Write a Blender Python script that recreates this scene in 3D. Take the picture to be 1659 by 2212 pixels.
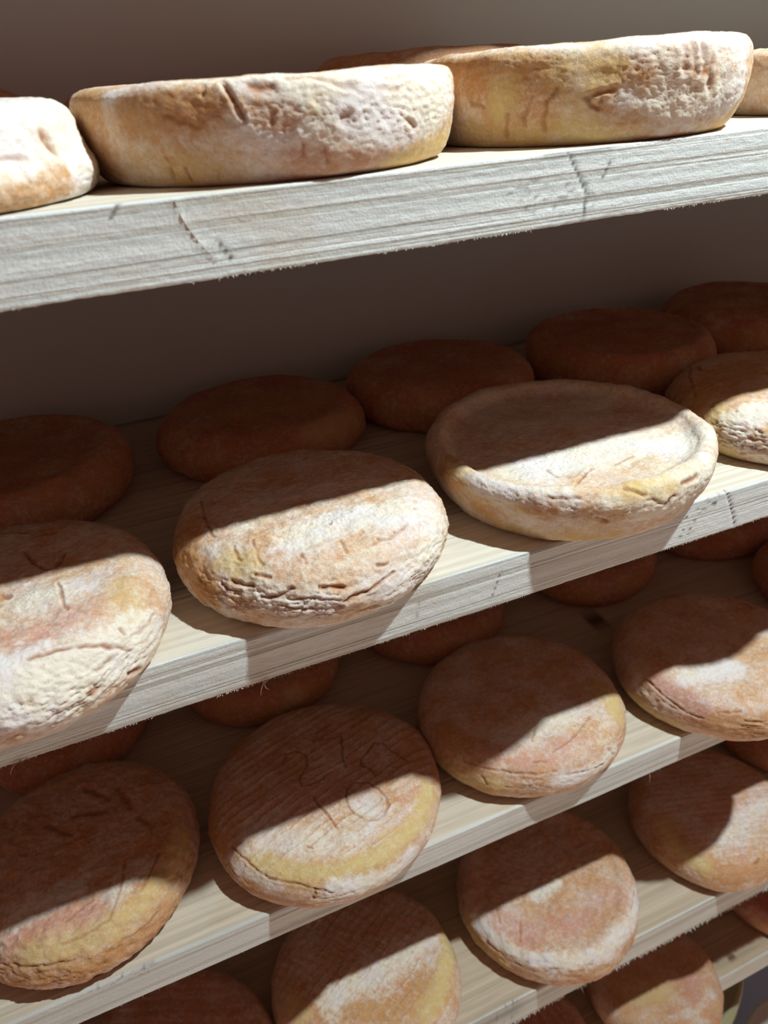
import bpy, math, random
import numpy as np
from mathutils import Matrix, Vector

# ------------------------------------------------------------------ scene, camera, light, exposure
for o in list(bpy.data.objects):
    bpy.data.objects.remove(o, do_unlink=True)
scene = bpy.context.scene
col = scene.collection
ZO = 1.25                                   # camera height above the floor (metres)

cam_data = bpy.data.cameras.new('camera')
cam = bpy.data.objects.new('camera', cam_data)
col.objects.link(cam)
PITCH, YAW, ROLL, DIST, FOCAL = 0.5187972, 0.3637704, -0.0765648, 0.2690944, 1622.672
cp, sp, cy, sy = math.cos(PITCH), math.sin(PITCH), math.cos(YAW), math.sin(YAW)
fwd = Vector((sy*cp, cy*cp, -sp)); rgt = Vector((cy, -sy, 0)); upv = rgt.cross(fwd)
r2 = math.cos(ROLL)*rgt + math.sin(ROLL)*upv
u2 = -math.sin(ROLL)*rgt + math.cos(ROLL)*upv
rot = Matrix((r2, u2, -fwd)).transposed()
cam.matrix_world = Matrix.Translation((0, -DIST, ZO)) @ rot.to_4x4()
cam_data.sensor_fit = 'HORIZONTAL'
cam_data.sensor_width = 36.0
cam_data.lens = 36.0*FOCAL/1659.0
cam_data.clip_start = 0.01
cam_data.dof.use_dof = True
cam_data.dof.focus_distance = 0.36
cam_data.dof.aperture_fstop = 16.0
scene.camera = cam

world = bpy.data.worlds.new('room_light')
scene.world = world
world.use_nodes = True
bg = world.node_tree.nodes['Background']
bg.inputs['Color'].default_value = (1.0, 0.50, 0.40, 1)
bg.inputs['Strength'].default_value = 0.18

lamp_data = bpy.data.lights.new('ceiling_lamp', 'POINT')
lamp_data.energy = 44.0
lamp_data.color = (0.86, 1.0, 1.06)
lamp_data.shadow_soft_size = 0.014
lamp = bpy.data.objects.new('ceiling_lamp', lamp_data)
col.objects.link(lamp)
lamp.location = (0.48, -0.235, ZO + 0.57)

# added fill spot, unseen, above the aisle in front of the rack: it lights the floor, which bounces into the shelves from below
aisle_data = bpy.data.lights.new('floor_bounce_fill', 'SPOT')
aisle_data.energy = 560.0
aisle_data.color = (1.0, 0.66, 0.36)
aisle_data.spot_size = math.radians(44)
aisle_data.spot_blend = 0.15
aisle_data.shadow_soft_size = 0.04
aisle = bpy.data.objects.new('floor_bounce_fill', aisle_data)
col.objects.link(aisle)
aisle.location = (0.30, -1.05, ZO + 1.2)

vs = scene.view_settings
vs.view_transform = 'Standard'
vs.look = 'None'
vs.exposure = 0.0
vs.gamma = 1.0
vs.use_curve_mapping = False

# ------------------------------------------------------------------ helpers
def tag(o, label=None, category=None, group=None, kind=None):
    if label: o['label'] = label
    if category: o['category'] = category
    if group: o['group'] = group
    if kind: o['kind'] = kind
    return o

_rng = np.random.RandomState(7)
_perm = np.concatenate([_rng.permutation(256)]*3)
_grad = _rng.normal(size=(256, 3)); _grad /= np.linalg.norm(_grad, axis=1)[:, None]

def noise3(P):
    """gradient noise, about -1..1, for an (n,3) array"""
    P = np.asarray(P, float)
    i = np.floor(P).astype(int); f = P - i; i &= 255
    u = f*f*f*(f*(f*6-15)+10)
    res = 0
    for dx in (0, 1):
        for dy in (0, 1):
            for dz in (0, 1):
                h = _perm[_perm[_perm[(i[:, 0]+dx) & 255]+((i[:, 1]+dy) & 255)]+((i[:, 2]+dz) & 255)]
                g = _grad[h]
                d = (g*(f-[dx, dy, dz])).sum(1)
                w = (u[:, 0] if dx else 1-u[:, 0])*(u[:, 1] if dy else 1-u[:, 1])*(u[:, 2] if dz else 1-u[:, 2])
                res = res + w*d
    return res*1.6

def fbm(P, octaves=3, gain=.5):
    a, s, r = 1.0, 1.0, 0
    for k in range(octaves):
        r = r + a*noise3(P*s+17.3*k); a *= gain; s *= 2.03
    return r

def smooth(a, b, x):
    t = np.clip((x-a)/(b-a), 0, 1)
    return t*t*(3-2*t)

def poly_dist(P, line):
    """distance of every point to a polyline"""
    L = np.array(line, float)
    if len(L) == 1:
        return np.linalg.norm(P-L[0], axis=1)
    best = np.full(len(P), 1e9)
    for a, b in zip(L[:-1], L[1:]):
        ab = b-a; t = np.clip(((P-a)@ab)/max(1e-12, ab@ab), 0, 1)
        best = np.minimum(best, np.linalg.norm(P-(a+t[:, None]*ab), axis=1))
    return best

def make_mesh(name, verts, faces, material, attrs=None, shade=True):
    verts = np.asarray(verts, np.float32)
    me = bpy.data.meshes.new(name)
    me.vertices.add(len(verts)); me.vertices.foreach_set('co', verts.ravel())
    if isinstance(faces, np.ndarray):
        n, k = faces.shape
        me.loops.add(n*k); me.loops.foreach_set('vertex_index', faces.astype(np.int32).ravel())
        me.polygons.add(n)
        me.polygons.foreach_set('loop_start', np.arange(0, n*k, k, dtype=np.int32))
        me.polygons.foreach_set('loop_total', np.full(n, k, np.int32))
        me.update(calc_edges=True)
        me.validate()
    else:
        bpy.data.meshes.remove(me)
        me = bpy.data.meshes.new(name)
        me.from_pydata([tuple(map(float, v)) for v in verts], [], faces)
        me.update()
    for k, v in (attrs or {}).items():
        a = me.attributes.new(k, 'FLOAT', 'POINT')
        a.data.foreach_set('value', np.asarray(v, np.float32))
    if shade:
        me.polygons.foreach_set('use_smooth', np.ones(len(me.polygons), bool))
    me.materials.append(material)
    return me

def add_object(name, me, parent=None, loc=(0, 0, 0)):
    o = bpy.data.objects.new(name, me)
    col.objects.link(o)
    o.location = loc
    if parent: o.parent = parent
    return o

def lin(r, g, b):
    f = lambda c: c/12.92 if c <= .04045 else ((c+.055)/1.055)**2.4
    return (f(r/255), f(g/255), f(b/255), 1)

class Nodes:
    """small wrapper for building node trees"""
    def __init__(self, name):
        self.m = bpy.data.materials.new(name); self.m.use_nodes = True
        self.t = self.m.node_tree; self.bsdf = self.t.nodes['Principled BSDF']
    def n(self, kind, **kw):
        x = self.t.nodes.new(kind)
        for k, v in kw.items(): setattr(x, k, v)
        return x
    def link(self, a, b): self.t.links.new(a, b)
    def val(self, sock, v):
        if hasattr(v, 'links'): self.link(v, sock)
        else: sock.default_value = v
    def math(self, op, a, b=0.0, clamp=False):
        x = self.n('ShaderNodeMath', operation=op, use_clamp=clamp)
        self.val(x.inputs[0], a); self.val(x.inputs[1], b); return x.outputs[0]
    def mix(self, fac, a, b, blend='MIX'):
        x = self.n('ShaderNodeMix', data_type='RGBA', blend_type=blend)
        self.val(x.inputs[0], fac); self.val(x.inputs[6], a); self.val(x.inputs[7], b); return x.outputs[2]
    def attr(self, name): return self.n('ShaderNodeAttribute', attribute_name=name).outputs['Fac']
    def coords(self, scale=(1, 1, 1), seed=True):
        tc = self.n('ShaderNodeTexCoord')
        src = tc.outputs['Object']
        if seed:
            oi = self.n('ShaderNodeObjectInfo')
            add = self.n('ShaderNodeVectorMath', operation='ADD')
            sc = self.n('ShaderNodeVectorMath', operation='SCALE')
            self.link(oi.outputs['Location'], sc.inputs[0]); sc.inputs['Scale'].default_value = 3.7
            self.link(src, add.inputs[0]); self.link(sc.outputs[0], add.inputs[1]); src = add.outputs[0]
        mp = self.n('ShaderNodeMapping'); mp.inputs['Scale'].default_value = scale
        self.link(src, mp.inputs[0]); return mp.outputs[0]
    def noise(self, vec, scale, detail=4, rough=.55, dist=0):
        x = self.n('ShaderNodeTexNoise'); self.link(vec, x.inputs['Vector'])
        x.inputs['Scale'].default_value = scale; x.inputs['Detail'].default_value = detail
        x.inputs['Roughness'].default_value = rough; x.inputs['Distortion'].default_value = dist
        return x.outputs['Fac']
    def ramp(self, fac, a, b):
        x = self.n('ShaderNodeMapRange'); x.interpolation_type = 'SMOOTHSTEP'
        self.link(fac, x.inputs[0]); x.inputs[1].default_value = a; x.inputs[2].default_value = b; return x.outputs[0]
    def bump(self, height, strength, dist, prev=None):
        x = self.n('ShaderNodeBump'); x.inputs['Strength'].default_value = strength; x.inputs['Distance'].default_value = dist
        self.link(height, x.inputs['Height'])
        if prev is not None: self.link(prev, x.inputs['Normal'])
        return x.outputs[0]

# ------------------------------------------------------------------ materials
def rind_material():
    N = Nodes('cheese_rind'); b = N.bsdf
    c = N.coords()
    n_low = N.noise(c, 38, 3); n_mid = N.noise(c, 140, 4); n_fine = N.noise(c, 700, 4, .6); n_spk = N.noise(c, 1500, 2)
    base = N.mix(N.ramp(n_low, .35, .68), RIND['orange'], RIND['tan'])
    base = N.mix(N.math('MULTIPLY', N.ramp(n_mid, .42, .68), .45), base, RIND['brown'])
    pk = N.math('ADD', N.attr('pink'), N.math('MULTIPLY', N.ramp(N.noise(c, 55, 2), .5, .7), .35), True)
    base = N.mix(pk, base, RIND['pink'])
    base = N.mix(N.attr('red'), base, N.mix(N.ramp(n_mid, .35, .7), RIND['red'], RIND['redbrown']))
    base = N.mix(N.attr('ochre'), base, RIND['ochre'])
    base = N.mix(N.attr('yellow'), base, RIND['yellow'])
    n_fluff = N.noise(c, 300, 6, .72)
    bl = N.math('ADD', N.attr('bloom'), N.math('MULTIPLY', N.math('SUBTRACT', n_fine, .5), .9))
    bl = N.math('ADD', bl, N.math('MULTIPLY', N.math('SUBTRACT', n_fluff, .5), 1.5))
    bl = N.math('ADD', bl, N.math('MULTIPLY', N.math('SUBTRACT', n_mid, .5), .6))
    blm = N.ramp(bl, -.20, 1.10)
    white = N.mix(N.ramp(n_low, .4, .6), RIND['mould_cream'], RIND['mould_lilac'])
    colr = N.mix(N.math('MULTIPLY', blm, .92), base, white)
    spk = N.ramp(n_spk, .60, .74)
    colr = N.mix(N.math('MULTIPLY', spk, .42), colr, RIND['speck'])
    colr = N.mix(N.attr('crack'), colr, RIND['crack'])
    N.link(colr, b.inputs['Base Color'])
    b.inputs['Roughness'].default_value = .72
    b.inputs['Specular IOR Level'].default_value = .28
    b.inputs['Subsurface Weight'].default_value = .12
    b.inputs['Subsurface Radius'].default_value = (1.0, .42, .2)
    b.inputs['Subsurface Scale'].default_value = .004
    nr = N.bump(n_fluff, .55, .0011)
    nr = N.bump(N.noise(c, 1100, 4, .7), .5, .0005, nr)
    nr = N.bump(N.noise(c, 2800, 2, .6), .5, .00025, nr)
    N.link(nr, b.inputs['Normal'])
    return N.m

RIND = dict(red=lin(194, 104, 80), redbrown=lin(174, 98, 64), orange=lin(206, 152, 98), tan=lin(214, 176, 126), brown=lin(180, 128, 86),
            pink=lin(210, 158, 136), ochre=lin(200, 148, 92), yellow=lin(214, 184, 122), mould_cream=lin(239, 230, 210),
            mould_lilac=lin(235, 228, 222), speck=lin(132, 92, 66), crack=lin(152, 90, 44))

def wood_material():
    N = Nodes('sawn_spruce'); b = N.bsdf
    oi = N.n('ShaderNodeObjectInfo')
    c1 = N.coords((1.6, 130, 300)); c2 = N.coords((8, 90, 520)); c3 = N.coords((1, 1, 1))
    c4 = N.coords((3, 140, 140))
    ring = N.noise(c1, 1.0, 2, .45, .25)
    late = N.ramp(ring, .50, .62)                                    # dark late-wood lines
    fine = N.noise(c2, 1.0, 4, .65)
    fibre = N.noise(c4, 2.0, 4, .6)
    nap = N.noise(c3, 950, 5, .72)
    colr = N.mix(N.ramp(fibre, .3, .7), lin(220, 211, 194), lin(202, 192, 172))
    sawn = N.attr('sawn')                                            # rough front edge: greyer, and painted lighter to stand in for lamp light
    colr = N.mix(sawn, colr, N.mix(N.ramp(fibre, .3, .7), lin(236, 238, 232), lin(214, 218, 213)))
    colr = N.mix(N.math('MULTIPLY', late, N.math('ADD', .20, N.math('MULTIPLY', N.attr('lined'), .24))), colr, lin(158, 146, 124))
    colr = N.mix(N.math('MULTIPLY', N.ramp(fine, .52, .74), .30), colr, lin(150, 148, 136))
    blot = N.ramp(N.noise(c3, 22, 4, .6), .52, .70)
    colr = N.mix(N.math('MULTIPLY', blot, .22), colr, lin(196, 166, 122))
    colr = N.mix(N.attr('warm'), colr, lin(206, 174, 132), 'MULTIPLY')
    colr = N.mix(N.attr('under_shade'), colr, lin(104, 70, 52))            # underside painted dark to deepen the shade between the boards
    colr = N.mix(N.attr('knot'), colr, lin(96, 66, 46))
    colr = N.mix(N.attr('dirt'), colr, lin(84, 78, 68))
    N.link(colr, b.inputs['Base Color'])
    b.inputs['Roughness'].default_value = .8
    b.inputs['Specular IOR Level'].default_value = .2
    nr = N.bump(N.math('SUBTRACT', 1.0, late), .5, .0010)
    nr = N.bump(N.math('MULTIPLY', nap, N.math('ADD', .15, sawn)), .5, .0012, nr)
    nr = N.bump(N.noise(N.coords((60, 400, 900)), 1.0, 4, .7), .6, .0006, nr)
    N.link(nr, b.inputs['Normal'])
    return N.m

def plain_material(name, a, bcol, scale, rough=.7, bump=.2, bdist=.002, spec=.3):
    N = Nodes(name); b = N.bsdf; c = N.coords(seed=False)
    n = N.noise(c, scale, 5, .6)
    N.link(N.mix(n, a, bcol), b.inputs['Base Color'])
    b.inputs['Roughness'].default_value = rough
    b.inputs['Specular IOR Level'].default_value = spec
    N.link(N.bump(N.noise(c, scale*9, 4), bump, bdist), b.inputs['Normal'])
    return N.m

MAT_RIND = rind_material()
MAT_WOOD = wood_material()
MAT_WALL = plain_material('wall_plaster', lin(222, 230, 232), lin(214, 222, 224), 6, .85, .15, .001)
MAT_FLOOR = plain_material('floor_concrete', lin(196, 214, 238), lin(180, 198, 222), 3, .6, .15, .001)
MAT_TUB = plain_material('olive_plastic', lin(176, 172, 130), lin(168, 164, 122), 5, .5, .05, .0005)
MAT_TUB2 = plain_material('pale_plastic', lin(206, 210, 204), lin(198, 202, 196), 5, .5, .05, .0005)

# ------------------------------------------------------------------ the setting: wall and floor
WALL_Y = 0.289
def box_mesh(name, x0, x1, y0, y1, z0, z1, mat):
    v = [(x, y, z) for x in (x0, x1) for y in (y0, y1) for z in (z0, z1)]
    f = [(0, 1, 3, 2), (4, 6, 7, 5), (0, 4, 5, 1), (2, 3, 7, 6), (0, 2, 6, 4), (1, 5, 7, 3)]
    return make_mesh(name, v, f, mat, shade=False)

wall = tag(add_object('wall_back', box_mesh('wall_back', -1.2, 2.6, WALL_Y, WALL_Y+.1, 0, 2.7, MAT_WALL)), kind='structure')
floor = tag(add_object('floor', box_mesh('floor', -1.6, 3.0, -2.6, WALL_Y, -.05, 0, MAT_FLOOR)), kind='structure')

# ------------------------------------------------------------------ shelf boards
# (top height, thickness, front y)
BOARDS = [(0.250, .0270, -.004), (-.02726, .02667, -.00647), (-.20735, .02635, -.00294), (-.41608, .02444, .01092),
          (-.60626, .02955, -.00880), (-.80611, .02796, .00773)]
BOARD_LABELS = [
    'bare wooden shelf board fixed above the topmost row of cheese wheels',
    'thick rough-sawn pale board with a scratched front edge, carrying the whitest wheels',
    'pale board with strong growth lines and a short split in its front edge',
    'pale board with a smooth finely lined grey front edge, below the growth-lined board',
    'pale board with a comb of torn fibres along its lower front edge',
    'lowest pale board with a plain narrow edge, above the round plastic tubs']
# marks on the front edge of a board in millimetres (x, z from the top): kind, width, depth/strength, points
BOARD_MARKS = {1: [('scar', 0.6, 0.5, [(36.8, -0.8), (38.3, -6.2), (41.3, -12.3), (43.6, -16.2), (47.3, -21.2)]),
     ('crack', 0.5, 0.3, [(21.1, 1.2), (16.9, -3.7)]),
     ('crack', 0.6, 0.5, [(186.0, -0.7), (195.7, -16.4), (193.5, -30.0)]),
     ('specks', 7, 0.5, [(164.0, -12.9), (193.7, -17.8)]),
     ('crack', 0.5, 0.4, [(52.1, -21.1), (48.5, -14.7)]),
     ('dirt', 1.6, 0.35, [(175.7, -0.5), (205.2, -0.8)]),
     ('crack', 0.4, 0.4, [(201.9, -12.0), (205.7, -5.7)])],
 2: [('crack', 0.5, 1.2, [(303.1, 0.0), (307.0, -7.8), (310.8, -16.3), (314.0, -25.2)]),
     ('specks', 5, 0.9, [(293.8, -2.7), (279.1, -10.1), (277.9, -21.7)]),
     ('crack', 0.3, 0.25, [(160.9, -5.6), (155.4, -20.1)]),
     ('dirt', 0.4, 0.4, [(115.6, -8.9), (114.0, -18.0)])],
 3: [('dirt', 1.2, 0.4, [(-70.6, 2.2), (-51.0, 0.6)]), ('specks', 5, 0.5, [(-82.7, 2.7), (-54.0, -1.6)])],
 4: [('crack', 0.5, 0.8, [(165.9, 2.7), (165.5, -22.4)]),
     ('dirt', 0.7, 0.8, [(172.4, 0.6), (172.0, -22.0)]),
     ('dirt', 0.7, 0.7, [(176.0, -0.5), (176.0, -18.8)]),
     ('dirt', 9, 0.35, [(145.4, -9.0), (173.4, -10.0)]),
     ('dirt', 0.5, 0.6, [(159.2, 2.0), (158.1, -16.1)])]}

def make_board(idx):
    ztop, th, yf = BOARDS[idx]
    fine = idx > 0
    if fine:
        xs = np.concatenate([np.linspace(-.45, -.16, 40, endpoint=False), np.arange(-.16, .66, .0013), np.linspace(.66, 1.3, 60)])
    else:
        xs = np.linspace(-.45, 1.3, 60)
    depth = WALL_Y - yf
    # cross section, anticlockwise seen from +x: front face down, underside back, back up, top forwards
    nz = 34 if fine else 6
    e = .0007
    fz = np.linspace(-e, -th+e, nz)
    sec = [(0.0, z) for z in fz] + [(e*.4, -th+e*.3), (e*1.5, -th)]
    sec += [(y, -th) for y in np.linspace(.02, depth-.01, 8)] + [(depth, -th), (depth, 0)]
    sec += [(y, 0.0) for y in np.linspace(depth-.01, .06, 12)] + [(y, 0.0) for y in np.linspace(.055, .003, 12)] + [(e*1.5, 0), (e*.4, -e*.3)]
    sec = np.array(sec)
    k = len(sec); n = len(xs)
    X = np.repeat(xs, k); Y = np.tile(sec[:, 0], n); Zz = np.tile(sec[:, 1], n)
    front = np.tile((sec[:, 0] < .0016).astype(float), n)
    top = np.tile(((sec[:, 1] > -1e-6)).astype(float), n)
    P = np.stack([X, Y, Zz], 1)
    sd = idx*31.7
    # growth lines (along the board), sawing roughness
    slope = (.012, -.010, .016, .008, -.012, .006)[idx]
    zz = Zz + slope*X + .0012*noise3(np.stack([X*6+sd, Zz*20, Y*0+sd], 1))
    freq = (260, 250, 200, 620, 380, 260)[idx]
    ring = noise3(np.stack([X*1.5+sd, zz*freq, np.full_like(X, sd)], 1))
    rough = fbm(np.stack([X*260, Y*260, Zz*800+sd], 1), 3, .6)
    amp = (.1, .34, .26, .12, .16, .12)[idx]
    d = amp*.001*(-np.clip(ring, 0, 1)*1.2 + .55*rough)
    d += .0006*noise3(np.stack([X*11+sd, X*0, X*0+sd], 1))         # the edge is not dead straight
    dirt = np.zeros(len(X)); knot = np.zeros(len(X))
    for kind, w, s, pts in BOARD_MARKS.get(idx, []):
        L = np.array([(x*.001, z*.001) for x, z in pts])
        P2 = np.stack([X, Zz], 1)
        near = front > 0
        dist = np.full(len(X), 1.0)
        dist[near] = poly_dist(P2[near], L)
        m = np.exp(-(dist/(w*.001))**2)
        if kind == 'crack':
            d -= m*s*.001; dirt = np.maximum(dirt, m*.9)
        elif kind == 'scar':
            d += m*s*.001
        elif kind == 'dirt':
            dirt = np.maximum(dirt, m*s)
        elif kind == 'specks':
            sp_ = smooth(.15, .5, noise3(np.stack([X*330, Zz*520, X*0+9], 1)))
            dirt = np.maximum(dirt, smooth(.2, .7, m)*sp_*s)
    Yd = yf + Y - front*d
    # sawn lower edge is ragged
    low = np.tile(smooth(-th+.003, -th, sec[:, 1])*(sec[:, 0] < .004), n)
    rag = noise3(np.stack([X*300, X*0+sd, X*0], 1))*.5 + noise3(np.stack([X*40, X*0+sd+5, X*0], 1))*.7
    ragamp = (.2, .45, .4, .16, .8, .2)[idx]
    Zd = Zz - low*ragamp*.001*rag
    Zd = Zd + top*.00018*fbm(np.stack([X*30, Y*160+sd, X*0], 1), 2)*(1-front)
    for kx, ky, kr in KNOTS.get(idx, []):
        q = np.hypot((X-kx)*.75, Y+yf-ky) + .002*noise3(np.stack([X*90, Y*90, X*0], 1))
        knot = np.maximum(knot, top*smooth(kr, kr*.45, q))
    faces = []
    i0 = np.arange(n-1)[:, None]*k; j = np.arange(k); j1 = (j+1) % k
    quads = np.stack([i0+j, i0+j1, i0+k+j1, i0+k+j], -1).reshape(-1, 4)
    V = np.stack([X, Yd, Zd], 1)
    me = make_mesh('shelf_board', V, quads[:, ::-1].copy(), MAT_WOOD,
                   dict(dirt=dirt, knot=knot, sawn=front, warm=np.full(len(X), (0, 0, 0, .25, .45, .6)[idx])*(1-.5*front),
                        lined=front*(.5, .7, 1.0, .25, .4, .3)[idx], under_shade=np.tile(((sec[:, 1] < -th+1e-6) & (sec[:, 0] > .0015)).astype(float), n)*.9), shade=True)
    # end grain caps
    import bmesh
    bm = bmesh.new(); bm.from_mesh(me); bm.verts.ensure_lookup_table()
    bm.faces.new([bm.verts[q] for q in range(k)]); bm.faces.new([bm.verts[(n-1)*k+q] for q in range(k)][::-1])
    bmesh.ops.recalc_face_normals(bm, faces=bm.faces)
    bm.to_mesh(me); bm.free()
    o = tag(add_object('shelf_board', me, loc=(0, 0, ZO+ztop)), BOARD_LABELS[idx], 'shelf board')
    # torn wood fibres along the lower front edge
    if fine:
        rs = np.random.RandomState(50+idx)
        cnt, ln = {1: (1300, .0010), 2: (1300, .0009), 3: (260, .0007), 4: (1300, .0036), 5: (200, .0006)}[idx]
        V, Fc = [], []
        for q in range(cnt):
            x = rs.uniform(-.16, .66)
            if noise3([[x*25, sd, 0]])[0] < (-.1 if idx != 4 else -.45): continue
            L = ln*rs.uniform(.3, 1.0)*(1.6 if rs.rand() < .06 else 1); r = rs.uniform(.00006, .00016)*(2.4 if idx == 4 else 1)
            base = np.array([x, yf+rs.uniform(-.0002, .0008), -th+.0004])
            tip = base + np.array([rs.normal()*.5, -abs(rs.normal())*.3, -1])*L
            b0 = len(V)
            for a in range(3):
                V.append(base+[r*2.0*math.cos(a*2.1), r*math.sin(a*2.1), 0])
            V.append(tip)
            Fc += [(b0, b0+1, b0+3), (b0+1, b0+2, b0+3), (b0+2, b0, b0+3)]
        fm = make_mesh('wood_fibres', np.array(V), Fc, MAT_WOOD, dict(dirt=np.zeros(len(V)), knot=np.zeros(len(V)), sawn=np.ones(len(V))*.6), shade=False)
        fo = add_object('wood_fibres', fm, o); fo['kind'] = 'stuff'
        for line in SPLINTERS.get(idx, []):
            V, Fc = [], []
            pts = [np.array([x*.001, yf-.0004, -z*.001]) + np.array([0, -(0 if idx == 1 else .0006)*i, 0]) for i, (x, z) in enumerate(line)]
            for i, pnt in enumerate(pts):
                r = .00028*(1-.75*i/(len(pts)-1))
                for a in range(4):
                    V.append(pnt + [r*math.cos(a*1.571), r*math.sin(a*1.571), 0])
            for i in range(len(pts)-1):
                for a in range(4):
                    Fc.append((i*4+a, i*4+(a+1) % 4, i*4+4+(a+1) % 4, i*4+4+a))
            Fc += [(0, 1, 2, 3), tuple(len(V)-4+a for a in range(4))]
            sm = make_mesh('splinter', np.array(V), Fc, MAT_WOOD, dict(dirt=np.zeros(len(V)), knot=np.zeros(len(V)), sawn=np.zeros(len(V))))
            add_object('splinter', sm, o)
    return o

# knots on the top faces: x, y (metres), radius; loose splinters hanging from the lower edge: x, z down from the top (mm)
KNOTS = {3: [(0.3464, 0.148, 0.008)], 4: [(0.2436, 0.0145, 0.001)], 5: [(0.4561, 0.0214, 0.004)]}
SPLINTERS = {1: [[(36.8, 1.0), (37.6, 4.0), (38.3, 6.2), (39.6, 9.2), (41.3, 12.3), (42.4, 14.4), (43.6, 16.2), (45.5, 19.0)]],
 2: [[(37.0, 25.2), (35.5, 27.1), (34.2, 29.4), (33.6, 31.9)],
     [(37.5, 25.4), (36.3, 27.1), (36.7, 29.0), (38.1, 30.1)],
     [(38.8, 25.4), (37.3, 26.2), (35.7, 26.6)],
     [(-64.6, 25.6), (-69.1, 25.5), (-71.0, 26.5), (-72.3, 29.1)],
     [(-67.2, 25.1), (-69.8, 26.0), (-71.0, 27.3)]],
 3: [[(293.6, 24.5), (293.7, 28.4), (292.8, 31.3)]]}
boards = [make_board(i) for i in range(6)]

# ------------------------------------------------------------------ cheese wheels
# ---- profiles of the wheels: (radius fraction, height fraction) from the top centre to the bottom centre
PROFILES = {
 'dome': [(0,1),(.3,1),(.55,.995),(.72,.975),(.83,.92),(.92,.80),(.98,.62),(1,.45),(.985,.27),(.94,.11),(.88,.02),(.80,0),(0,0)],
 'drum': [(0,.985),(.5,.99),(.85,1),(.93,.985),(.975,.93),(.995,.82),(1,.65),(.988,.42),(.96,.22),(.92,.07),(.875,.005),(.80,0),(0,0)],
 'dish': [(0,.80),(.4,.79),(.7,.79),(.80,.81),(.845,.87),(.88,.965),(.92,1.0),(.96,.975),(.99,.88),(1,.76),(.98,.52),(.935,.27),(.885,.08),(.83,.005),(.75,0),(0,0)],
 'tray': [(0,.93),(.3,.925),(.6,.925),(.74,.945),(.81,.985),(.87,.975),(.93,.88),(.98,.70),(1,.48),(.985,.27),(.94,.11),(.88,.02),(.80,0),(0,0)],
 'flat': [(0,1),(.4,1),(.70,.995),(.80,.975),(.87,.92),(.93,.82),(.98,.65),(1,.46),(.985,.27),(.94,.11),(.88,.02),(.80,0),(0,0)],
 'squat': [(0,1),(.6,1),(.84,.97),(.91,.86),(.945,.65),(.97,.45),(1,.28),(.99,.12),(.95,.02),(.88,0),(0,0)],
}

def profile_curve(kind, R, H, M):
    """M points (r, z) spaced evenly along the visible outline, few of them under the wheel"""
    pts = np.array(PROFILES[kind], float) * [R, H]
    P = np.concatenate([[2*pts[0]-pts[1]], pts, [2*pts[-1]-pts[-2]]])
    out = []
    for i in range(1, len(P)-2):
        a, b, c, d = P[i-1], P[i], P[i+1], P[i+2]
        L = max(1e-9, np.hypot(*(c-b)))
        ta = (c-a)/max(1e-9, np.hypot(*(c-a)))*L; tb = (d-b)/max(1e-9, np.hypot(*(d-b)))*L
        t = np.linspace(0, 1, 24, endpoint=False)[:, None]
        out.append((2*t**3-3*t**2+1)*b + (t**3-2*t**2+t)*ta + (-2*t**3+3*t**2)*c + (t**3-t**2)*tb)
    out = np.concatenate(out+[pts[-1:]])
    out[:, 0] = np.maximum(out[:, 0], 0); out[:, 1] = np.maximum(out[:, 1], 0)
    seg = np.hypot(*np.diff(out, axis=0).T)
    wgt = np.where((out[1:, 1] < 1e-4*H+1e-6) & (np.arange(len(seg)) > len(seg)//2), .12, 1.0)
    s = np.concatenate([[0], np.cumsum(seg*wgt)])
    q = np.linspace(0, s[-1], M)
    return np.stack([np.interp(q, s, out[:, 0]), np.interp(q, s, out[:, 1])], 1)


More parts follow.
